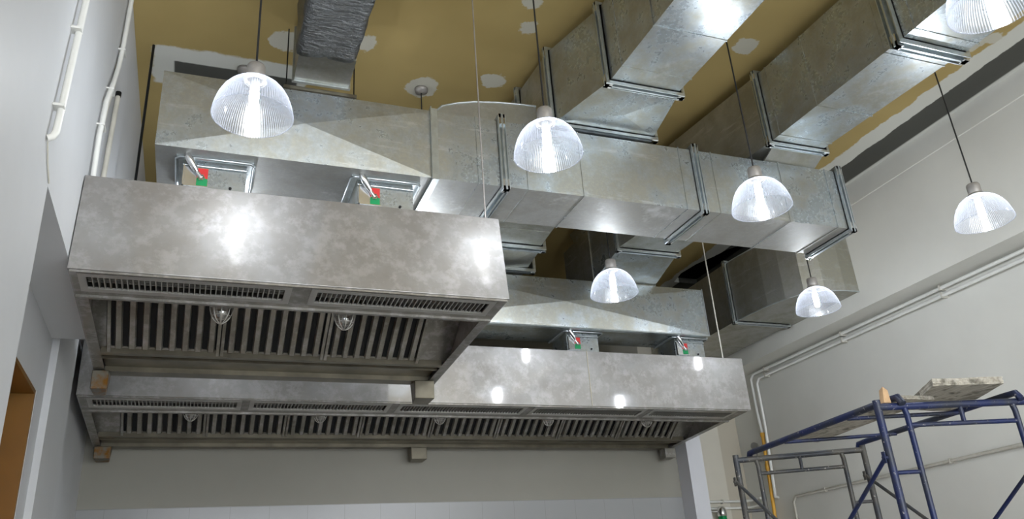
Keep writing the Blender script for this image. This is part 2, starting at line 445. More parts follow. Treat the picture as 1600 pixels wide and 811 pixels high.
def flange(parent, axis, p, a0, a1, z0, z1, w=0.028, t=0.05):
    mb = MB(); ring = ring_x if axis == 'x' else ring_y
    ring(mb, p - t / 2, 0.006, w, a0, a1, z0, z1); ring(mb, p - 0.006, 0.012, w * 1.2, a0, a1, z0, z1); ring(mb, p + t / 2 - 0.006, 0.006, w, a0, a1, z0, z1)
    ring(mb, p - t / 2, t, 0.008, a0, a1, z0, z1)
    o = mb.build('flange', M['galv_flange'], parent)
    for a, ia in ((a0 - w * 1.05, 0), (a1 + w * 1.05, 1)):
        for zz, iz in ((z0 - w * 1.2, 0), (z1 + w * 1.2, 1)):
            cl = MB()
            L, H_ = 0.045, w * 0.9
            aa = (a, a + L) if ia == 0 else (a - L, a); za = (zz, zz + H_) if iz == 0 else (zz - H_, zz)
            ab = (a, a + H_) if ia == 0 else (a - H_, a); zb_ = (zz, zz + L + H_) if iz == 0 else (zz - L - H_, zz)
            if axis == 'x': cl.box(p - .02, p + .02, *aa, *za).box(p - .019, p + .019, *ab, *zb_)
            else: cl.box(*aa, p - .02, p + .02, *za).box(*ab, p - .019, p + .019, *zb_)
            cl.build('corner_clamp', M['bright'], o)
    return o

def seam(mb, axis, p, a0, a1, z0, z1, w=0.005, t=0.008):
    (ring_x if axis == 'x' else ring_y)(mb, p - t / 2, t, w, a0, a1, z0, z1)

# --- main duct over the near hood, running left to right
MY0, MY1, MZ0, MZ1 = 3.85, 4.28, 3.875, 4.325
md = thing('exhaust_duct', (1.9, 4.06, MZ0), 'long galvanized duct running left to right above the nearer hood, flanged at its right end', 'duct')
segs = [(-0.315, 1.142, (3,), ()), (1.142, 1.552, (), (1.402,)), (1.552, 2.915, (), (1.710, 2.073, 2.80)), (2.915, 4.13, (), (3.05, 3.60, 4.00))]
for (x0, x1, xb, sm) in segs:
    mb = duct_faces(MB(), rect_x(x0 + .001, MY0, MY1, MZ0, MZ1), rect_x(x1 - .001, MY0, MY1, MZ0, MZ1), xb, 0.028)
    for sx in sm: seam(mb, 'x', sx, MY0, MY1, MZ0, MZ1)
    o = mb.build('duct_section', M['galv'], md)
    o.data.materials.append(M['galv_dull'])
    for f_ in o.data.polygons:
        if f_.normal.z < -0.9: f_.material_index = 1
mb = MB(); ring_x(mb, 1.128, 0.034, 0.012, MY0, MY1, MZ0, MZ1); ring_x(mb, 1.120, 0.006, 0.02, MY0, MY1, MZ0, MZ1)
mb.build('slip_joint', M['galv_flange'], md)
for x in (1.56, 2.915, 4.11): flange(md, 'x', x, MY0, MY1, MZ0, MZ1)
# curved take-off elbow standing on the duct top
pr_ = [(1.20, MZ1 + .002), (1.20, 4.44), (1.25, 4.495), (1.35, 4.533), (1.46, 4.562), (1.61, 4.584), (1.77, 4.598), (1.885, 4.602), (1.885, MZ1 + .002)]
MB().prism(pr_, 'y', 4.02, 4.27).build('elbow_section', M['galv_dark'], md)
mb = MB(); mb.tube([(p[0], 4.02, p[1]) for p in pr_[:-1]], 0.007, 8); mb.build('elbow_seam', M['galv_flange'], md)

# --- trunks crossing over it from front to back
TZ0, TZ1 = 4.39, 4.93
tk = thing('trunk_duct', (2.3, 3.4, TZ0), 'galvanized trunk duct at top centre, flaring backwards with a cross-creased underside', 'duct', None)
b = duct_faces(MB(), rect_y(0.6, 2.10, 2.56, TZ0, TZ1), rect_y(3.375, 2.075, 2.53, TZ0, TZ1))
for sy in (2.88, 3.24, 2.2, 1.5): seam(b, 'y', sy, 2.078, 2.533, TZ0, TZ1)
b.build('duct_section', M['galv'], tk)
b = duct_faces(MB(), rect_y(3.41, 2.065, 2.545, TZ0, TZ1), rect_y(3.86, 1.935, 2.635, TZ0, TZ1), (0,), 0.035)
b.build('duct_section', M['galv'], tk)
b = duct_faces(MB(), rect_y(3.89, 1.93, 2.64, TZ0, TZ1), rect_y(4.32, 1.91, 2.60, TZ0, TZ1))
b.build('duct_section', M['galv_dark'], tk)
b = duct_faces(MB(), rect_y(4.35, 1.91, 2.46, TZ0, TZ1), rect_y(5.63, 1.80, 2.56, TZ0, TZ1))
for sy in (4.9, 5.35): seam(b, 'y', sy, 1.86, 2.52, TZ0, TZ1)
b.build('duct_section', M['galv_dark'], tk)
b = duct_faces(MB(), rect_y(5.66, 1.80, 2.58, TZ0, TZ1), rect_y(6.95, 1.80, 2.70, TZ0, TZ1), (0,), 0.03)
b.build('duct_section', M['galv_dark'], tk)
flange(tk, 'y', 3.392, 2.07, 2.54, TZ0, TZ1)
flange(tk, 'y', 3.875, 1.935, 2.635, TZ0, TZ1)
flange(tk, 'y', 4.335, 1.91, 2.58, TZ0, TZ1)
flange(tk, 'y', 5.645, 1.80, 2.57, TZ0, TZ1, 0.035, 0.07)
flange(tk, 'y', 6.10, 1.80, 2.66, TZ0, TZ1, 0.035, 0.07)

tk = thing('trunk_duct', (3.7, 3.2, TZ0), 'galvanized trunk duct nearest the right wall, running from front to back under the ceiling', 'duct')
b = duct_faces(MB(), rect_y(0.6, 3.50, 3.98, TZ0, TZ1), rect_y(2.60, 3.50, 3.97, TZ0, TZ1))
for sy in (2.50, 1.9): seam(b, 'y', sy, 3.50, 3.975, TZ0, TZ1)
b.build('duct_section', M['galv'], tk)
b = duct_faces(MB(), rect_y(2.63, 3.50, 3.955, TZ0, TZ1), rect_y(3.70, 3.455, 3.88, TZ0, TZ1))
for sy, a, c_ in ((2.72, 3.50, 3.95), (3.27, 3.476, 3.915), (3.62, 3.461, 3.886)): seam(b, 'y', sy, a, c_, TZ0, TZ1)
b.build('duct_section', M['galv'], tk)
b = duct_faces(MB(), rect_y(3.73, 3.45, 3.93, TZ0, TZ1), rect_y(5.50, 3.23, 3.80, TZ0, TZ1))
for sy, a, c_ in ((4.6, 3.345, 3.86), (5.17, 3.27, 3.82)): seam(b, 'y', sy, a, c_, TZ0, TZ1)
b.build('duct_section', M['galv_dark'], tk)
b = duct_faces(MB(), rect_y(5.53, 3.24, 3.82, TZ0, TZ1), [(3.235, 6.02, 4.29), (3.86, 6.02, 4.29), (3.86, 6.40, TZ1), (3.235, 6.40, TZ1)])
b.build('duct_drop', M['galv'], tk)
b = MB().box(3.225, 3.87, 6.01, 6.55, 4.287, 4.80)
b.build('duct_section', M['galv_dark'], tk)
flange(tk, 'y', 2.615, 3.50, 3.96, TZ0, TZ1, 0.038, 0.075)
flange(tk, 'y', 3.715, 3.455, 3.90, TZ0, TZ1)
flange(tk, 'y', 5.515, 3.24, 3.81, TZ0, TZ1)
# panel that closes the right trunk onto the main duct
b = MB(); b.hexa([(3.50, 3.735, TZ0), (3.93, 3.735, TZ0), (3.93, 3.735, TZ0 + .01), (3.50, 3.735, TZ0 + .01)], [(3.50, 3.87, MZ1 + .004), (3.93, 3.87, MZ1 + .004), (3.93, 3.88, MZ1 + .014), (3.50, 3.88, MZ1 + .014)])
b.build('transition_panel', M['galv_dark'], tk)

# --- foil wrapped duct
fo = thing('insulated_duct', (0.53, 3.5, 4.63), 'short duct wrapped in crumpled silver foil hanging at the upper left', 'duct')
bm = bmesh.new()
random.seed(4)
prof = [(0.355, 0.0), (0.705, 0.0), (0.705, 0.40), (0.355, 0.40)]
rings = []
ny = 70
for i in range(ny + 1):
    y = 0.9 + (3.93 - 0.9) * i / ny
    rg = []
    for e in range(4):
        a, c_ = prof[e], prof[(e + 1) % 4]
        for k in range(10):
            u = k / 10
            px, pz = a[0] + (c_[0] - a[0]) * u, a[1] + (c_[1] - a[1]) * u
            mx, mz = 0.53, 0.20
            sc = 1.0 - (0.045 if k == 0 else 0.0)
            w = 0.006 * math.sin(i * 0.9 + k) + random.uniform(-0.005, 0.005)
            rg.append(bm.verts.new((mx + (px - mx) * (sc + w * 3), y, 4.63 + mz + (pz - mz) * (sc + w * 3))))
    rings.append(rg)
nn = len(rings[0])
for i in range(ny):
    for k in range(nn): bm.faces.new((rings[i][k], rings[i][(k + 1) % nn], rings[i + 1][(k + 1) % nn], rings[i + 1][k]))
bm.faces.new(rings[-1][::-1]); bm.faces.new(rings[0])
bmesh.ops.recalc_face_normals(bm, faces=bm.faces)
for f_ in bm.faces: f_.smooth = True
me = bpy.data.meshes.new('foil_wrap'); bm.to_mesh(me); bm.free(); me.materials.append(M['foil'])
me.transform(Matrix.Translation(-fo.location))
o = bpy.data.objects.new('foil_wrap', me); COL.objects.link(o); o.parent = fo
b = duct_faces(MB(), rect_y(3.91, 0.372, 0.70, 4.635, 5.02), rect_y(4.19, 0.375, 0.70, 4.635, 5.02))
b.build('foil_end', M['galv_dark'], fo)
b = MB(); ring_y(b, 4.175, 0.02, 0.012, 0.375, 0.70, 4.635, 5.02); b.build('end_collar', M['galv_flange'], fo)

hg = thing('duct_hanger', (0.54, 4.24, 4.61), 'grey channel bar on two threaded rods under the foil wrapped duct', 'hanger')
MB().box(0.32, 0.76, 4.215, 4.255, 4.595, 4.617).build('channel_bar', M['grime'], hg)
for x in (0.335, 0.745):
    MB().tube([(x, 4.235, 4.57), (x, 4.235, CZ)], 0.004, 8).build('threaded_rod', M['dark_steel'], hg)
    MB().tube([(x, 4.235, 4.58), (x, 4.235, 4.592)], 0.010, 6).build('nut', M['dark_steel'], hg)
hg = thing('duct_bracket', (1.255, 4.3, 4.335), 'small metal bracket standing on the back edge of the main duct below a plaster patch', 'bracket')
MB().tube([(1.255, 4.32, 4.345), (1.255, 4.32, 4.44)], 0.006, 8).build('stud', M['dark_steel'], hg)
b = MB().box(1.225, 1.285, 4.30, 4.53, 4.335, 4.345)
b.box(1.235, 1.243, 4.30, 4.34, 4.34, 4.42).box(1.268, 1.276, 4.30, 4.34, 4.34, 4.42)
b.build('bracket', M['galv_flange'], hg)

# --- duct over the far hood
RY0, RY1, RZ0, RZ1 = 6.0, 6.42, 3.83, 4.28
rd = thing('exhaust_duct', (2.2, 6.2, RZ0), 'galvanized duct with diagonal creases running above the farther, longer hood', 'duct')
b = duct_faces(MB(), rect_x(-0.3, RY0, RY1, RZ0, RZ1), rect_x(1.45, RY0, RY1, RZ0, RZ1), (3,), 0.03); b.build('duct_section', M['galv'], rd)
b = duct_faces(MB(), rect_x(1.452, RY0, RY1, RZ0, RZ1), rect_x(4.36, RY0, RY1, RZ0, RZ1), (3,), 0.035); b.build('duct_section', M['galv'], rd)
b = MB(); ring_x(b, 4.352, 0.008, 0.006, RY0, RY1, RZ0, RZ1); b.box(1.45, 4.36, RY0 - .012, RY0 + .03, RZ0 - .012, RZ0 - .0005); b.build('edge_trim', M['galv_flange'], rd)

# supply duct low behind it
sd = thing('supply_duct', (2.2, 6.75, 3.49), 'low dark galvanized duct lying on the farther hood behind its damper boxes', 'duct')
b = duct_faces(MB(), rect_x(0.0, 6.52, 6.83, 3.492, 3.72), rect_x(4.30, 6.52, 6.83, 3.492, 3.72))
for sx in (0.8, 1.6, 2.4, 3.2, 3.7): seam(b, 'x', sx, 6.52, 6.83, 3.492, 3.72)
b.build('duct_section', M['galv_dark'], sd)
MB().box(0.0, 4.3, 6.495, 6.519, 3.56, 3.575).build('edge_trim', M['galv_flange'], sd)
flange(sd, 'x', 4.28, 6.52, 6.83, 3.50, 3.72, 0.02, 0.03)

# --- fresh air duct with elbow into the right wall
fd = thing('fresh_air_duct', (5.1, 6.3, 4.05), 'galvanized elbow duct turning into the right wall behind the hole in the ceiling', 'duct')
ol = [(4.806, 6.14), (4.822, 5.96), (4.855, 5.72), (4.91, 5.53), (4.99, 5.37), (5.14, 5.27), (5.34, 5.235), (XR - .002, 5.23), (XR - .002, 6.14)]
b = MB().prism(ol, 'z', 4.05, 4.66); b.build('duct_elbow', M['galv_dark'], fd)
b = MB()
b.tube([(p[0], p[1], 4.05) for p in ol[:8]], 0.006, 6).build('elbow_seam', M['galv_flange'], fd)
MB().tube([(p[0], p[1], 4.66) for p in ol[:8]], 0.006, 6).build('elbow_seam', M['galv_flange'], fd)
b = duct_faces(MB(), rect_y(6.19, 4.80, 5.44, 4.05, 4.66), rect_y(YN - .01, 4.80, 5.44, 4.05, 4.66)); seam(b, 'y', 6.9, 4.80, 5.44, 4.05, 4.66)
b.build('duct_section', M['galv_dark'], fd)
flange(fd, 'y', 6.165, 4.806, 5.42, 4.05, 4.66, 0.024, 0.05)


# ------------------------------------------------------------------ extraction hoods
def hood(label, x0, x1, D, zt, zf, depth, drop, grilles, fx0, fx1, nf, lights, seams, tops, tilt=0.0, S=0.34):
    h = thing('extraction_hood', ((x0 + x1) / 2, D + depth / 2, zf), label, 'extractor hood')
    zb = lambda y: zf - drop * (y - D) / depth
    T = 0.008; yb = D + depth
    # shell
    b = MB(); b.hexa([(x0, D, zf), (x1, D, zf), (x1, D + tilt, zt), (x0, D + tilt, zt)], [(x0, D + T, zf), (x1, D + T, zf), (x1, D + T + tilt, zt), (x0, D + T + tilt, zt)])
    b.build('front_panel', M['steel'], h, 0.002)
    for (a, c_) in ((x0 + .0005, x0 + T), (x1 - T, x1 - .0005)):
        b = MB().prism([(D + T + .0005, zf), (yb, zb(yb)), (yb, zt), (D + T + .0005 + tilt, zt)], 'x', a, c_); b.build('side_panel', M['steel'], h)
    b = MB().box(x0 + T, x1 - T, yb - T, yb, zb(yb), zt); b.build('back_panel', M['steel'], h)
    b = MB().box(x0 + T, x1 - T, D + T + tilt, yb - T, zt - T, zt - .001); b.build('top_panel', M['steel'], h)
    for sx, w in seams:
        b = MB().tube([(sx, D - .0012, zf + .004), (sx, D - .0012 + tilt, zt - .002)], 0.0032 * w, 6); b.build('sealant_seam', M['sealant'], h)
    # bottom frame: front strip with openings for grilles, side strips
    strip = MB()
    def hb(xa, xb, ya, yb_, up=0.0, th=0.006):   # horizontal plate following the bottom slope
        return ([(xa, D + ya, zb(D + ya) + up), (xb, D + ya, zb(D + ya) + up), (xb, D + ya, zb(D + ya) + up + th), (xa, D + ya, zb(D + ya) + up + th)],
                [(xa, D + yb_, zb(D + yb_) + up), (xb, D + yb_, zb(D + yb_) + up), (xb, D + yb_, zb(D + yb_) + up + th), (xa, D + yb_, zb(D + yb_) + up + th)])
    g0, g1 = .075 * S / .31, .205 * S / .31
    strip.hexa(*hb(x0 + T, x1 - T, T, g0 - .02)); strip.hexa(*hb(x0 + T, x1 - T, g1 + .02, S))
    xs = [x0 + T] + [v for g in grilles for v in g] + [x1 - T]
    for i in range(0, len(xs), 2): strip.hexa(*hb(xs[i], xs[i + 1], g0 - .02, g1 + .02))
    strip.hexa([(x0 + T, D + S - .006, zb(D + S)), (x1 - T, D + S - .006, zb(D + S)), (x1 - T, D + S - .006, zf + .22), (x0 + T, D + S - .006, zf + .22)],
               [(x0 + T, D + S, zb(D + S)), (x1 - T, D + S, zb(D + S)), (x1 - T, D + S, zf + .22), (x0 + T, D + S, zf + .22)])
    strip.hexa(*hb(x0 + T, x1 - T, T, .018, -.010, .010)); strip.hexa(*hb(x0 + T, x1 - T, S - .02, S, -.012, .012))
    strip.build('front_plenum', M['steel_dull'], h)
    MB().box(x0 + .02, x1 - .02, D + .03, D + S - .02, zf + .09, zf + .10).build('plenum_liner', M['dark_steel'], h)
    for (a, c_) in grilles:
        fr = MB()
        a2, c2 = a - .012, c_ + .012
        fr.hexa(*hb(a2, c2, g0 - .034, g0, -.004, .010)).hexa(*hb(a2, c2, g1, g1 + .034, -.004, .010))
        fr.hexa(*hb(a2, a + .018, g0, g1, -.004, .010)).hexa(*hb(c_ - .018, c2, g0, g1, -.004, .010))
        go = fr.build('air_grille', M['alu'], h)
        bars = MB(); n = int((c_ - a - .036) / 0.0225)
        for i in range(1, n):
            x = a + .018 + (c_ - a - .036) * i / n
            bars.hexa(*hb(x - .0022, x + .0022, g0, g1, -.002, .022))
        for v in (0.25, 0.5, 0.75):
            y = g0 + (g1 - g0) * v
            bars.hexa(*hb(a + .018, c_ - .018, y - .002, y + .002, .016, .018))
        bars.build('grille_bars', M['alu'], go)
    sw = 0.055
    for (xa, xb) in ((x0 + T, x0 + sw), (x1 - sw, x1 - T)):
        b = MB(); b.hexa(*hb(xa, xb, S, depth - T))
        b.build('side_strip', M['steel_dull'], h)
    # grease gutter at the back
    G = 1.02 * depth / 1.4
    b = MB()
    b.hexa(*hb(x0 + sw, x1 - sw, G, G + .035, 0, .045)); b.hexa(*hb(x0 + sw, x1 - sw, G + .035, depth - .085, .028, .006)); b.hexa(*hb(x0 + sw, x1 - sw, depth - .085, depth - T, 0, .03))
    b.hexa(*hb(x0 + sw, x1 - sw, G + .10, G + .115, 0.006, .022))
    b.build('grease_gutter', M['grime'], h)
    # filter bank: sloping from gutter up to the front
    yb0, zb0 = D + G + .02, zb(D + G) + .035
    yt0, zt0 = D + S + .06, zt - .03
    def on(u, off):   # u 0..1 from bottom to top, off = offset towards the viewer (down and forward)
        d = Vector((0, yt0 - yb0, zt0 - zb0)); L = d.length; d /= L
        n = Vector((0, -d.z, d.y));
        if n.z > 0: n = -n
        p = Vector((0, yb0, zb0)) + d * (L * u) + n * off
        return p.y, p.z
    def slat(mb, xa, xb, off0, off1, u0=0.02, u1=0.98, xi=0.0):
        ya, za = on(u0, off0); yb_, zb_ = on(u1, off0); yc, zc = on(u1, off1); yd, zd = on(u0, off1)
        mb.add([(xa, ya, za), (xa, yb_, zb_), (xa + xi, yc, zc), (xa + xi, yd, zd), (xb, ya, za), (xb, yb_, zb_), (xb - xi, yc, zc), (xb - xi, yd, zd)],
               [(0, 1, 2, 3), (7, 6, 5, 4), (0, 4, 5, 1), (1, 5, 6, 2), (2, 6, 7, 3), (3, 7, 4, 0)])
    W = (fx1 - fx0) / nf
    for i in range(nf):
        a, c_ = fx0 + i * W + .003, fx0 + (i + 1) * W - .003
        mb = MB()
        slat(mb, a, a + .016, 0, .036, 0, 1); slat(mb, c_ - .016, c_, 0, .036, 0, 1)
        slat(mb, a + .016, c_ - .016, 0, .016, 0, .03); slat(mb, a + .016, c_ - .016, 0, .016, .97, 1)
        n = 8; p = (c_ - a - .032) / n
        for k in range(n):
            xa = a + .016 + k * p + p * .28
            slat(mb, xa, xa + p * .58, .018, .036, .03, .97, p * .10)
        fo_ = mb.build('baffle_filter', M['steel_filter'], h)
        bk = MB()
        slat(bk, a + .017, c_ - .017, .001, .003, .03, .97)
        for k in range(n + 1):
            xa = a + .016 + k * p - p * .1
            slat(bk, max(a + .018, xa), min(c_ - .018, xa + p * .44), .006, .010, .03, .97)
        bk.build('rear_baffles', M['dark_steel'], fo_)
    for (a, c_) in ((x0 + T + .002, fx0 - .003), (fx1 + .003, x1 - T - .002)):
        mb = MB(); slat(mb, a, c_, 0, .012, 0, 1); mb.build('blank_panel', M['steel_dull'], h)
    # caged vapour-proof lights
    for lx in lights:
        y, z = D + .41, zf + .03
        lt = thing('hood_light', (lx, y, z), None, None); lt.parent = h; lt.location = Vector((lx, y, z)) - h.location
        base = MB().lathe([(0.0, .075), (.034, .075), (.034, .03), (.05, .028), (.052, .0), (0.0, .0)], (lx, y, z), 20); base.tube([(lx, y, z + .07), (lx, y, z + .13), (lx, D + S - .002, z + .13)], .012, 8).build('lamp_base', M['alu'], lt)
        MB().lathe([(.038, 0.0), (.040, -.03), (.034, -.06), (.018, -.078), (0.0, -.082)], (lx, y, z), 20).build('glass_jar', M['jar'], lt)
        cg = MB()
        for k in range(4):
            an = math.pi * k / 4
            pts = [(lx + .054 * math.cos(an) * math.cos(q), y + .054 * math.sin(an) * math.cos(q), z - .094 * math.sin(q)) for q in [math.pi * j / 12 for j in range(13)]]
            cg.tube(pts, .0028, 6)
        cg.tube([(lx + .054 * math.cos(q), y + .054 * math.sin(q), z) for q in [2 * math.pi * j / 20 for j in range(21)]], .003, 6)
        cg.tube([(lx + .042 * math.cos(q), y + .042 * math.sin(q), z - .058) for q in [2 * math.pi * j / 20 for j in range(21)]], .0026, 6)
        cg.build('wire_cage', M['alu'], lt)
    # grease boxes under the back edge
    for (gx0, gx1, gh, mt) in tops:
        zz = zb(yb) - .001; y1 = yb - .004; y0 = y1 - .115
        b = MB()
        b.hexa([(gx0, y0, zz - gh * .92), (gx1, y0, zz - gh * .92), (gx1, y0, zz), (gx0, y0, zz)], [(gx0 + .012, y1, zz - gh), (gx1 - .012, y1, zz - gh), (gx1, y1, zz), (gx0, y1, zz)])
        b.build('grease_box', M[mt], h, 0.005)
    return h

ZT, ZF = 3.475, 3.03
hood('nearer and shorter stainless steel extraction hood, on the left under the main duct', -0.556, 1.40, 3.5, ZT + 0.037, ZF, 1.42, 0.055,
     [(-0.51, 0.345), (0.455, 1.335)], -0.475, 1.20, 3, [0.065, 0.655], [], [(-0.560, -0.475, .115, 'rust_steel'), (1.245, 1.372, .125, 'grime')], 0.075, 0.29)
hood('farther and longer stainless steel extraction hood against the back wall', -0.72, 4.335, 5.57, ZT, ZF, 1.36, 0.07,
     [(-0.655, 0.26), (0.335, 1.28), (1.36, 2.33), (2.41, 3.36), (3.44, 4.22)], -0.52, 4.15, 8, [-0.045, 0.836, 1.745, 2.654, 3.562],
     [(2.855, 1.0)], [(-0.705, -0.59, .10, 'rust_steel'), (1.725, 1.865, .11, 'grime'), (4.215, 4.325, .10, 'steel_dull')])

# ------------------------------------------------------------------ damper boxes with lever and red/green indicator
def damper(x0, x1, y0, y1, ztop, label):
    d = thing('damper_box', ((x0 + x1) / 2, (y0 + y1) / 2, ZT), label, 'damper', 'damper boxes joining hoods to ducts')
    MB().box(x0, x1, y0, y1, (ZT + .039) if y0 < 5 else ZT + .002, ztop - .002).build('body', M['galv'], d)
    zr = ztop - .014; e = .035
    b = MB(); b.tube([(x0 - e, y1, zr), (x0 - e, y0 - e + .02, zr), (x0 - e + .02, y0 - e, zr), (x1 + e - .02, y0 - e, zr), (x1 + e, y0 - e + .02, zr), (x1 + e, y1, zr)], .009, 8)
    b.box(x0 - e, x1 + e, y0 - e, y0 - .001, zr + .004, ztop - .001); b.box(x0 - e, x0 - .001, y0, y1, zr + .004, ztop - .001); b.box(x1 + .001, x1 + e, y0, y1, zr + .004, ztop - .001)
    b.tube([(x0, y0 - .006, zr - .03), (x1, y0 - .006, zr - .03)], .008, 8)
    b.build('collar_rim', M['galv_flange'], d)
    # quadrant bracket with indicator label
    qx0, qx1 = x0 + .004, x0 + .125; qz0, qz1 = ztop - .175, ztop - .055
    q = MB(); q.box(qx0, qx1, y0 - .012, y0 - .001, qz0, qz1).box(qx0, qx0 + .006, y0 - .03, y0 - .012, qz0, qz1).box(qx0, qx1, y0 - .03, y0 - .012, qz0, qz0 + .005)
    qo = q.build('quadrant_plate', M['bright'], d)
    lx0, lx1 = qx1 - .055, qx1 - .002
    MB().box(lx0, lx1, y0 - .0155, y0 - .0125, (qz0 + qz1) / 2 - .004, qz1 - .006).build('red_indicator', M['red'], qo)
    MB().box(lx0, lx1, y0 - .0155, y0 - .0125, qz0 + .012, (qz0 + qz1) / 2 - .005).build('green_indicator', M['green'], qo)
    cx, cz = lx0 + .022, (qz0 + qz1) / 2 - .004
    b = MB().disc((cx, y0 - .022, cz), .014, 'y', .016, 12); b.tube([(cx, y0 - .024, cz), (cx - .028, y0 - .030, cz + .035)], [.011, .009], 8)
    for k in range(6):
        a = k * math.pi / 3; b.disc((cx + .014 * math.cos(a), y0 - .024, cz + .014 * math.sin(a)), .005, 'y', .012, 6)
    b.build('lever_hub', M['bright'], d)
    b = MB()
    L0 = Vector((cx - .022, y0 - .030, cz + .028)); L1 = Vector((cx - .085, y0 - .05, cz + .125))
    b.tube([L0, L0 + (L1 - L0) * .2, L0 + (L1 - L0) * .55, L0 + (L1 - L0) * .85, L1], [.009, .015, .020, .018, .006], 10)
    b.build('lever_handle', M['bright'], d)
    MB().disc((x0 + (x1 - x0) * .76, y0 - .004, qz0 + .02), .008, 'y', .008, 8).build('bolt', M['dark_steel'], d)
    c = (x0 + .033, y0 - .0125, cz - .01)
    MB().lathe([(.026, -.004), (.03, 0.0), (.026, .004)], (0, 0, 0), 18)
    return d
damper(-0.177, 0.134, 3.95, 4.24, MZ0, 'leftmost damper box, between the nearer hood and the main duct')
damper(0.72, 1.035, 3.95, 4.24, MZ0, 'second damper box from the left, atop the nearer hood near the slip joint')
damper(2.945, 3.250, 6.10, 6.40, RZ0, 'damper box on the farther hood, left of the other one there')
damper(4.035, 4.345, 6.10, 6.40, RZ0, 'rightmost damper box, at the right end of the farther hood')

# ------------------------------------------------------------------ pendant lamps
ZL = 3.62
LS = 1.05
CR = (CZ - ZL) / LS
def make_lamp():
    t_ = thing('pendant_lamp', (0, 0, 0), None, 'pendant lamp', 'clear ribbed dome pendants')
    R_, H_ = 0.160, 0.172
    seg = 192
    prof = [(0.040, H_), (0.058, H_ - .004), (0.082, H_ - .016), (0.106, H_ - .036), (0.126, H_ - .062), (0.142, H_ - .094), (0.153, H_ - .128), (0.159, H_ - .158), (R_, 0.0)]
    mb = MB(); vs = []; fs = []
    for j, (r_, z_) in enumerate(prof):
        for k in range(seg):
            a = 2 * math.pi * k / seg
            rr = r_ + (0.0012 if k % 2 else -0.0004) * min(1, j)
            vs.append((rr * math.cos(a), rr * math.sin(a), z_))
    for j in range(len(prof) - 1):
        for k in range(seg): fs.append((j * seg + k, j * seg + (k + 1) % seg, (j + 1) * seg + (k + 1) % seg, (j + 1) * seg + k))
    mb.add(vs, fs, True)
    sh = mb.build('lamp_shade', M['acrylic'], t_)
    MB().tube([(R_ * math.cos(q), R_ * math.sin(q), 0) for q in [2 * math.pi * j / 64 for j in range(65)]], .0028, 6, False).build('shade_rim', M['acrylic'], sh)
    MB().lathe([(.030, H_ + .012), (.046, H_ + .012), (.048, H_), (.040, H_ - .004)], (0, 0, 0), 32).build('collar_ring', M['alu'], t_)
    hb = MB().lathe([(.0, H_ + .088), (.010, H_ + .088), (.034, H_ + .080), (.038, H_ + .070), (.038, H_ + .020), (.034, H_ + .010), (0, H_ + .010)], (0, 0, 0), 24)
    hb.build('lamp_holder', M['holder'], t_)
    MB().lathe([(0, H_ + .01), (.02, H_ + .008), (.020, H_ - .035), (.014, H_ - .045), (0, H_ - .046)], (0, 0, 0), 16).build('bulb_socket', M['bulb_base'], t_)
    MB().lathe([(0, H_ - .046), (.016, H_ - .048), (.019, H_ - .056), (.019, H_ - .135), (.014, H_ - .146), (0, H_ - .15)], (0, 0, 0), 16).build('bulb', M['bulb'], t_)
    MB().tube([(0, 0, H_ + .086), (0, 0, (CZ - ZL) / LS - .03)], .0045, 8).build('cord', M['black'], t_)
    MB().lathe([(0, CR), (.045, CR - .001), (.042, CR - .025), (.006, CR - .035), (0, CR - .035)], (0, 0, 0), 24).build('ceiling_rose', M['holder'], t_)
    return t_
lamps = [
    (0.114, 3.089, 'leftmost lit dome pendant, hanging in front of the left end of the main duct'),
    (1.485, 3.074, 'lit dome pendant in front of the main duct between its first and second flanges'),
    (2.915, 3.315, 'lit dome pendant hanging before the duct just right of its third joint flange'),
    (4.453, 3.142, 'rightmost lit dome pendant, seen against the bare right wall'),
    (2.687, 4.719, 'lit dome pendant low in the middle, seen before the creased rear duct'),
    (4.483, 4.714, 'small lit dome pendant at right under the open end of the main duct'),
    (2.741, 1.612, 'nearest dome pendant, large and cut off by the top right edge'),
    (0.100, 4.720, 'added fill-light dome pendant, hidden over the left end of the nearer hood, behind the main duct'),  # unseen lamp added to brighten the farther hood, following the lamp grid
    (1.290, 4.630, 'added fill-light dome pendant, hidden over the right end of the nearer hood, behind the main duct'),  # also added for light on the farther hood; only its cord shows
]
L0 = make_lamp()
for i, (x, y, lb) in enumerate(lamps):
    o = L0 if i == 0 else copy_tree(L0)
    o.location = (x, y, ZL); o.scale = (LS, LS, LS); o['label'] = lb

# ------------------------------------------------------------------ suspension wires and rods
def wire(name, pts, r, mat, label, cat, group=None):
    o = MB().tube(pts, r, 8).build(name, mat); return tag(o, label, cat, group)
wire('suspension_wire', [(1.335, 3.60, ZT + .037), (1.335, 3.60, CZ)], .0045, M['wire'], 'thin steel rod holding up the right end of the nearer hood', 'suspension rod')
wire('suspension_wire', [(4.18, 5.62, ZT), (4.18, 5.62, CZ)], .006, M['cream_pvc'], 'pale thin rod holding up the right end of the farther hood', 'suspension rod')
wire('suspension_rod', [(-0.455, 4.62, ZT), (-0.455, 4.62, CZ)], .008, M['dark_steel'], 'dark rod behind the left end of the nearer hood', 'suspension rod')

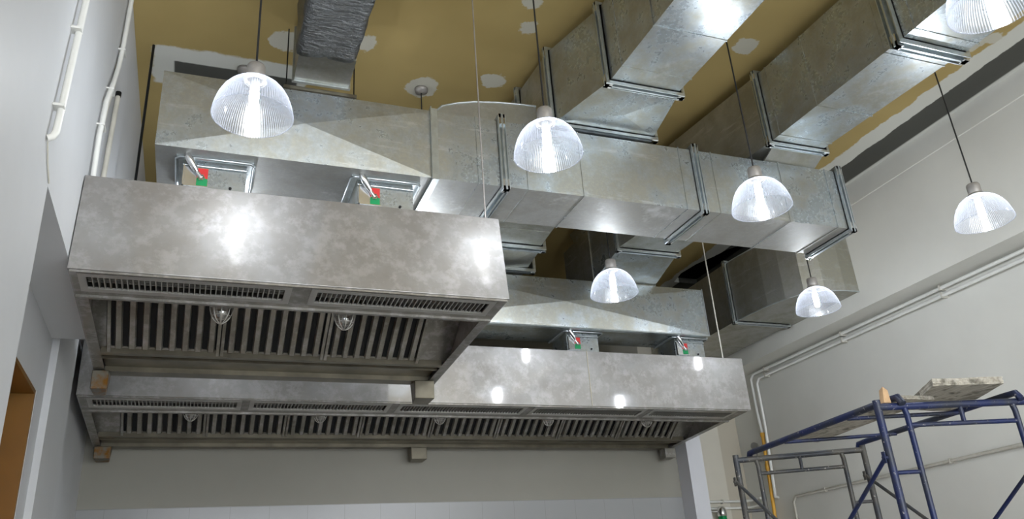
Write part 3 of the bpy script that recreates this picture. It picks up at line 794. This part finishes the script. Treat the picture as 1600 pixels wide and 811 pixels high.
# ------------------------------------------------------------------ pipes on the left wall
p = thing('conduit', (XA, 2.8, 3.2), 'white conduit with an elbow at its lower end, nearest on the left wall', 'conduit')
MB().tube([(XA + .02, 3.0, CZ), (XA + .024, 2.84, 3.88), (XA + .024, 2.74, 3.22), (XA + .016, 2.735, 3.195), (XA + .001, 2.73, 3.185)], .0125, 12).build('pipe', M['white_pvc'], p)
for z, yy in ((3.70, 2.803), (3.32, 2.747)): MB().box(XA, XA + .036, yy - .02, yy + .02, z, z + .010).build('clip', M['white_pvc'], p)
MB().tube([(XA + .005, 2.728, 3.185), (XA + .004, 2.80, 3.13), (XA + .004, 2.88, 3.092)], .003, 6).build('cable', M['cream_pvc'], p)
p = thing('cable_conduit', (XA, 4.35, 3.5), 'bent pair of white conduits on the left wall above the nearer hood', 'conduit')
MB().tube([(XA + .02, 4.05, CZ), (XA + .02, 3.99, 4.55), (XA + .02, 3.94, 4.37), (XA + .022, 3.84, 4.20), (XA + .02, 3.72, 4.0), (XA + .02, 3.67, 3.78), (XA + .02, 3.68, ZT + .06)], .012, 10).build('pipe', M['white_pvc'], p)
MB().tube([(XA + .016, 4.09, CZ), (XA + .016, 4.03, 4.55), (XA + .018, 3.96, 4.36), (XA + .016, 3.80, 4.02), (XA + .016, 3.72, 3.80), (XA + .016, 3.715, ZT + .06)], .008, 10).build('cable', M['cream_pvc'], p)
for z, yy in ((4.50, 3.985), (4.12, 3.80), (3.84, 3.69)): MB().box(XA, XA + .036, yy - .02, yy + .05, z, z + .008).build('clip', M['white_pvc'], p)
p = thing('conduit', (XA, 4.5, 3.5), 'short cream pipe standing between bent conduits and dark rod on the left wall', 'conduit')
MB().tube([(XA + .02, 4.075, 4.28), (XA + .02, 4.0, 3.77), (XA + .02, 3.97, ZT + .06)], .0125, 10).build('pipe', M['cream_pvc'], p)
MB().tube([(XA + .02, 4.077, 4.30), (XA + .02, 4.074, 4.27)], .015, 10).build('pipe_cap', M['dark_steel'], p)

# ------------------------------------------------------------------ pipes on the right wall
XP = XL
for i, (off, zz, lb) in enumerate(((.05, 3.855, 'upper of the two white conduits under the right wall beam'), (.05, 3.79, 'lower of the two white conduits under the right wall beam'))):
    p = thing('conduit', (XP, 5.0, zz), lb, 'conduit')
    yv = 7.27 - .09 * i
    pts = [(XP - off, -1.0, zz), (XP - off, yv - .05, zz), (XP - off, yv, zz - .05), (XP - off, yv, 3.44)]
    if i: pts += [(XP - off, yv, 3.30), (XP - off, yv + .01, 3.12), (XP - off, yv + .05, 2.58), (XP - off, yv + .06, 2.54), (XP - .005, yv + .07, 2.53)]
    else: pts += [(XP - off, 7.25, 3.20)]
    MB().tube(pts, .016, 10).build('pipe', M['white_pvc'], p)
    for y in (2.2, 3.4, 4.6, 5.8, 7.0): MB().box(XP - .068, XP, y, y + .015, zz - .022, zz + .022).build('clip', M['cream_pvc'], p)
gp = thing('gas_pipe', (XP, 7.3, 0), 'yellow vertical gas pipe behind the blue scaffold', 'pipe')
MB().tube([(XP - .05, 7.25, 3.19), (XP - .05, 7.30, 2.354), (XP - .05, 7.30, 0)], .019, 12).build('pipe', M['yellow'], gp)
MB().tube([(XP - .05, 7.25, 3.21), (XP - .05, 7.25, 3.17)], .026, 12).build('pipe_cap', M['yellow'], gp)
MB().tube([(XP - .05, 7.267, 2.88), (XP - .05, 7.27, 2.82)], .026, 12).build('coupling', M['yellow'], gp)
g = thing('pressure_gauge', (5.73, 7.42, 2.9), 'small round pressure gauge left of the yellow gas pipe', 'gauge')
MB().tube([(5.74, 7.42, 3.10), (5.71, 7.405, 3.10)], .040, 18).build('dial', M['alu'], g)
MB().tube([(5.745, 7.42, 3.06), (5.745, 7.42, 2.94), (5.745, 7.345, 2.92)], .010, 8).build('stem', M['alu'], g)
# horizontal runs low in the recess
for i, (zz, lb) in enumerate(((2.56, 'upper of two white pipes crossing the recess low at right'), (2.49, 'lower of two white pipes crossing the recess low at right'))):
    p = thing('water_pipe', (5.3, 7.7, zz), lb, 'pipe', 'pipes crossing the recess')
    MB().tube([(4.64, YN - .03, zz), (5.70, YN - .03, zz), (5.74, YN - .06, zz), (5.745, 7.50, zz)], .014, 10).build('pipe', M['white_pvc'], p)
    for x in (4.9, 5.4): MB().box(x, x + .015, YN - .05, YN, zz - .02, zz + .02).build('clip', M['cream_pvc'], p)
v = thing('valve', (5.32, 7.64, 2.28), 'small green and silver fitting beside the tiled pier, bottom centre right', 'valve')
MB().lathe([(0, 2.50), (.025, 2.50), (.045, 2.47), (.05, 2.43), (.05, 2.40), (0, 2.40)], (5.32, 7.64, 0), 20).build('cap', M['bright'], v)
MB().lathe([(0, 2.40), (.045, 2.40), (.045, 2.26), (.03, 2.24), (0, 2.24)], (5.32, 7.64, 0), 20).build('body', M['green'], v)
MB().tube([(5.27, 7.64, 2.45), (5.18, 7.66, 2.45), (5.17, 7.72, 2.45)], .012, 8).build('side_pipe', M['alu'], v)
MB().tube([(5.32, 7.69, 2.35), (5.32, YN, 2.35)], .012, 8).build('wall_bracket', M['alu'], v)
p = thing('wall_conduit', (XP, 5.5, 2.5), 'grey level pipe on the right wall behind the scaffold, turning down at its far end', 'pipe')
MB().tube([(XP - .02, 0.5, 2.50), (XP - .02, 6.95, 2.50), (XP - .02, 7.0, 2.45), (XP - .02, 7.0, 0.4)], .014, 10).build('pipe', M['cream_pvc'], p)
for y in (2.0, 3.5, 5.0, 6.5): MB().box(XP - .036, XP, y, y + .012, 2.48, 2.52).build('clip', M['cream_pvc'], p)

# ------------------------------------------------------------------ scaffold
sc_ = thing('scaffold_tower', (3.9, 4.0, 0), 'blue and black painted tubular steel scaffold at lower right', 'scaffold')
NL, NR, FL, FR = Vector((3.43, 3.345, 0)), Vector((4.37, 3.12, 0)), Vector((3.60, 4.895, 0)), Vector((4.385, 4.498, 0))
def scaffold_frame(A, B, m1, m2):
    fr = thing('end_frame', (0, 0, 0), None, None); fr.parent = sc_; fr.location = A - sc_.location + Vector((0, 0, 0))
    P = lambda u, z: Vector((A.x + (B.x - A.x) * u, A.y + (B.y - A.y) * u, z))
    for u in (0, 1): MB().tube([P(u, 0.0), P(u, 2.525)], .021, 12).build('post', M[m1], fr)
    MB().tube([P(0, 2.488), P(1, 2.488)], .020, 12).build('top_tube', M[m1], fr)
    MB().tube([P(.165, 2.385), P(.835, 2.385)], .013, 10).build('header_tube', M[m2], fr)
    MB().tube([P(.5, 2.485), P(.5, 2.385)], .012, 8).build('strut', M[m2], fr)
    for (u, s) in ((.165, 0), (.835, 1)):
        MB().tube([P(u - .01, 2.485), P(u, 2.44), P(u, 0.15)], .016, 10).build('inner_upright', M[m2], fr)
        for z in (2.14, 1.75, 1.35, .95, .55): MB().tube([P(s, z), P(u, z)], .011, 8).build('rung', M[m2], fr)
    return fr
scaffold_frame(NL, NR, 'scaffold', 'scaffold')
scaffold_frame(FL, FR, 'scaffold_dark', 'scaffold_dark')
def brace(A, za, B, zb_, m):
    a = Vector((A.x - .03, A.y, za)); c_ = Vector((B.x - .03, B.y, zb_))
    b = MB().tube([a, c_], .0115, 8)
    for q in (a, c_): b.tube([q + Vector((-.02, 0, .0)), q + Vector((.035, 0, 0))], .009, 6).box(q.x - .014, q.x - .006, q.y - .01, q.y + .01, q.z - .03, q.z + .03)
    b.build('cross_brace', M[m], sc_)
brace(FL, 2.34, NL, 1.2, 'scaffold_dark'); brace(NL, 2.22, FL, 1.2, 'scaffold'); brace(FR, 2.31, NR, 1.2, 'scaffold_dark'); brace(NR, 2.25, FR, 1.25, 'scaffold')
# catwalk rails hooked over the top tubes
def lerp(A, B, u): return A + (B - A) * u
for (u, r_) in ((.125, .021), (.90, .019)):
    a, c_ = lerp(FL, FR, u), lerp(NL, NR, u)
    if u > .5: a, c_ = lerp(FL, FR, .985), lerp(NL, NR, .86)
    pts = [a + Vector((0, .03, 2.487)), a + Vector((0, .01, 2.532)), a + Vector((0, -.05, 2.535)), c_ + Vector((0, .06, 2.535)), c_ + Vector((0, -.01, 2.536)), c_ + Vector((0, -.035, 2.495))]
    MB().tube(pts, r_, 12).build('platform_rail', M['scaffold'], sc_)
fa, fb = lerp(FL, FR, .125), lerp(FL, FR, .985); na, nb = lerp(NL, NR, .125), lerp(NL, NR, .86)
for w_ in (.28, .72):
    MB().tube([lerp(fa, na, w_) + Vector((0, 0, 2.52)), lerp(fb, nb, w_) + Vector((0, 0, 2.52))], .012, 8).build('cross_tube', M['scaffold'], sc_)

def plank(pts_bottom, th, mat, label, cat='plank', group=None):
    """plank from its four bottom corners"""
    A = [Vector(q) for q in pts_bottom]; n = (A[1] - A[0]).cross(A[3] - A[0]).normalized()
    if n.z < 0: n = -n
    b = MB().hexa([A[0], A[1], A[1] + n * th, A[0] + n * th], [A[3], A[2], A[2] + n * th, A[3] + n * th])
    o = b.build('wooden_plank', mat); o.location = (0, 0, 0)
    bm = bmesh.new(); bm.from_mesh(o.data)
    bmesh.ops.subdivide_edges(bm, edges=list(bm.edges), cuts=5, use_grid_fill=True)
    random.seed(len(label))
    for v in bm.verts: v.co += Vector((random.uniform(-.004, .004), random.uniform(-.006, .006), random.uniform(-.0015, .002)))
    bm.to_mesh(o.data); bm.free()
    bv = o.modifiers.new('bevel', 'BEVEL'); bv.width = .002; bv.segments = 1
    return tag(o, label, cat, group)
plank([(3.83, 4.60, 2.560), (4.10, 4.60, 2.560), (3.94, 3.42, 2.560), (3.66, 3.42, 2.560)], .022, M['plank'], 'long grey weathered plank lying along the scaffold top')
plank([(3.75, 3.235, 2.586), (4.17, 3.135, 2.586), (4.50, 3.77, 2.586), (4.09, 3.77, 2.586)], .04, M['plank'], 'thick paint-splashed board lying askew across the nearer scaffold frame', 'board')
o = MB().hexa([(3.47, 3.33, 2.511), (3.52, 3.33, 2.511), (3.515, 3.33, 2.58), (3.485, 3.33, 2.60)], [(3.47, 3.36, 2.511), (3.52, 3.36, 2.511), (3.515, 3.36, 2.575), (3.485, 3.36, 2.585)]).build('wood_offcut', M['new_wood'])
tag(o, 'small pale wood offcut standing beside the top of the nearer scaffold post', 'wood scrap')
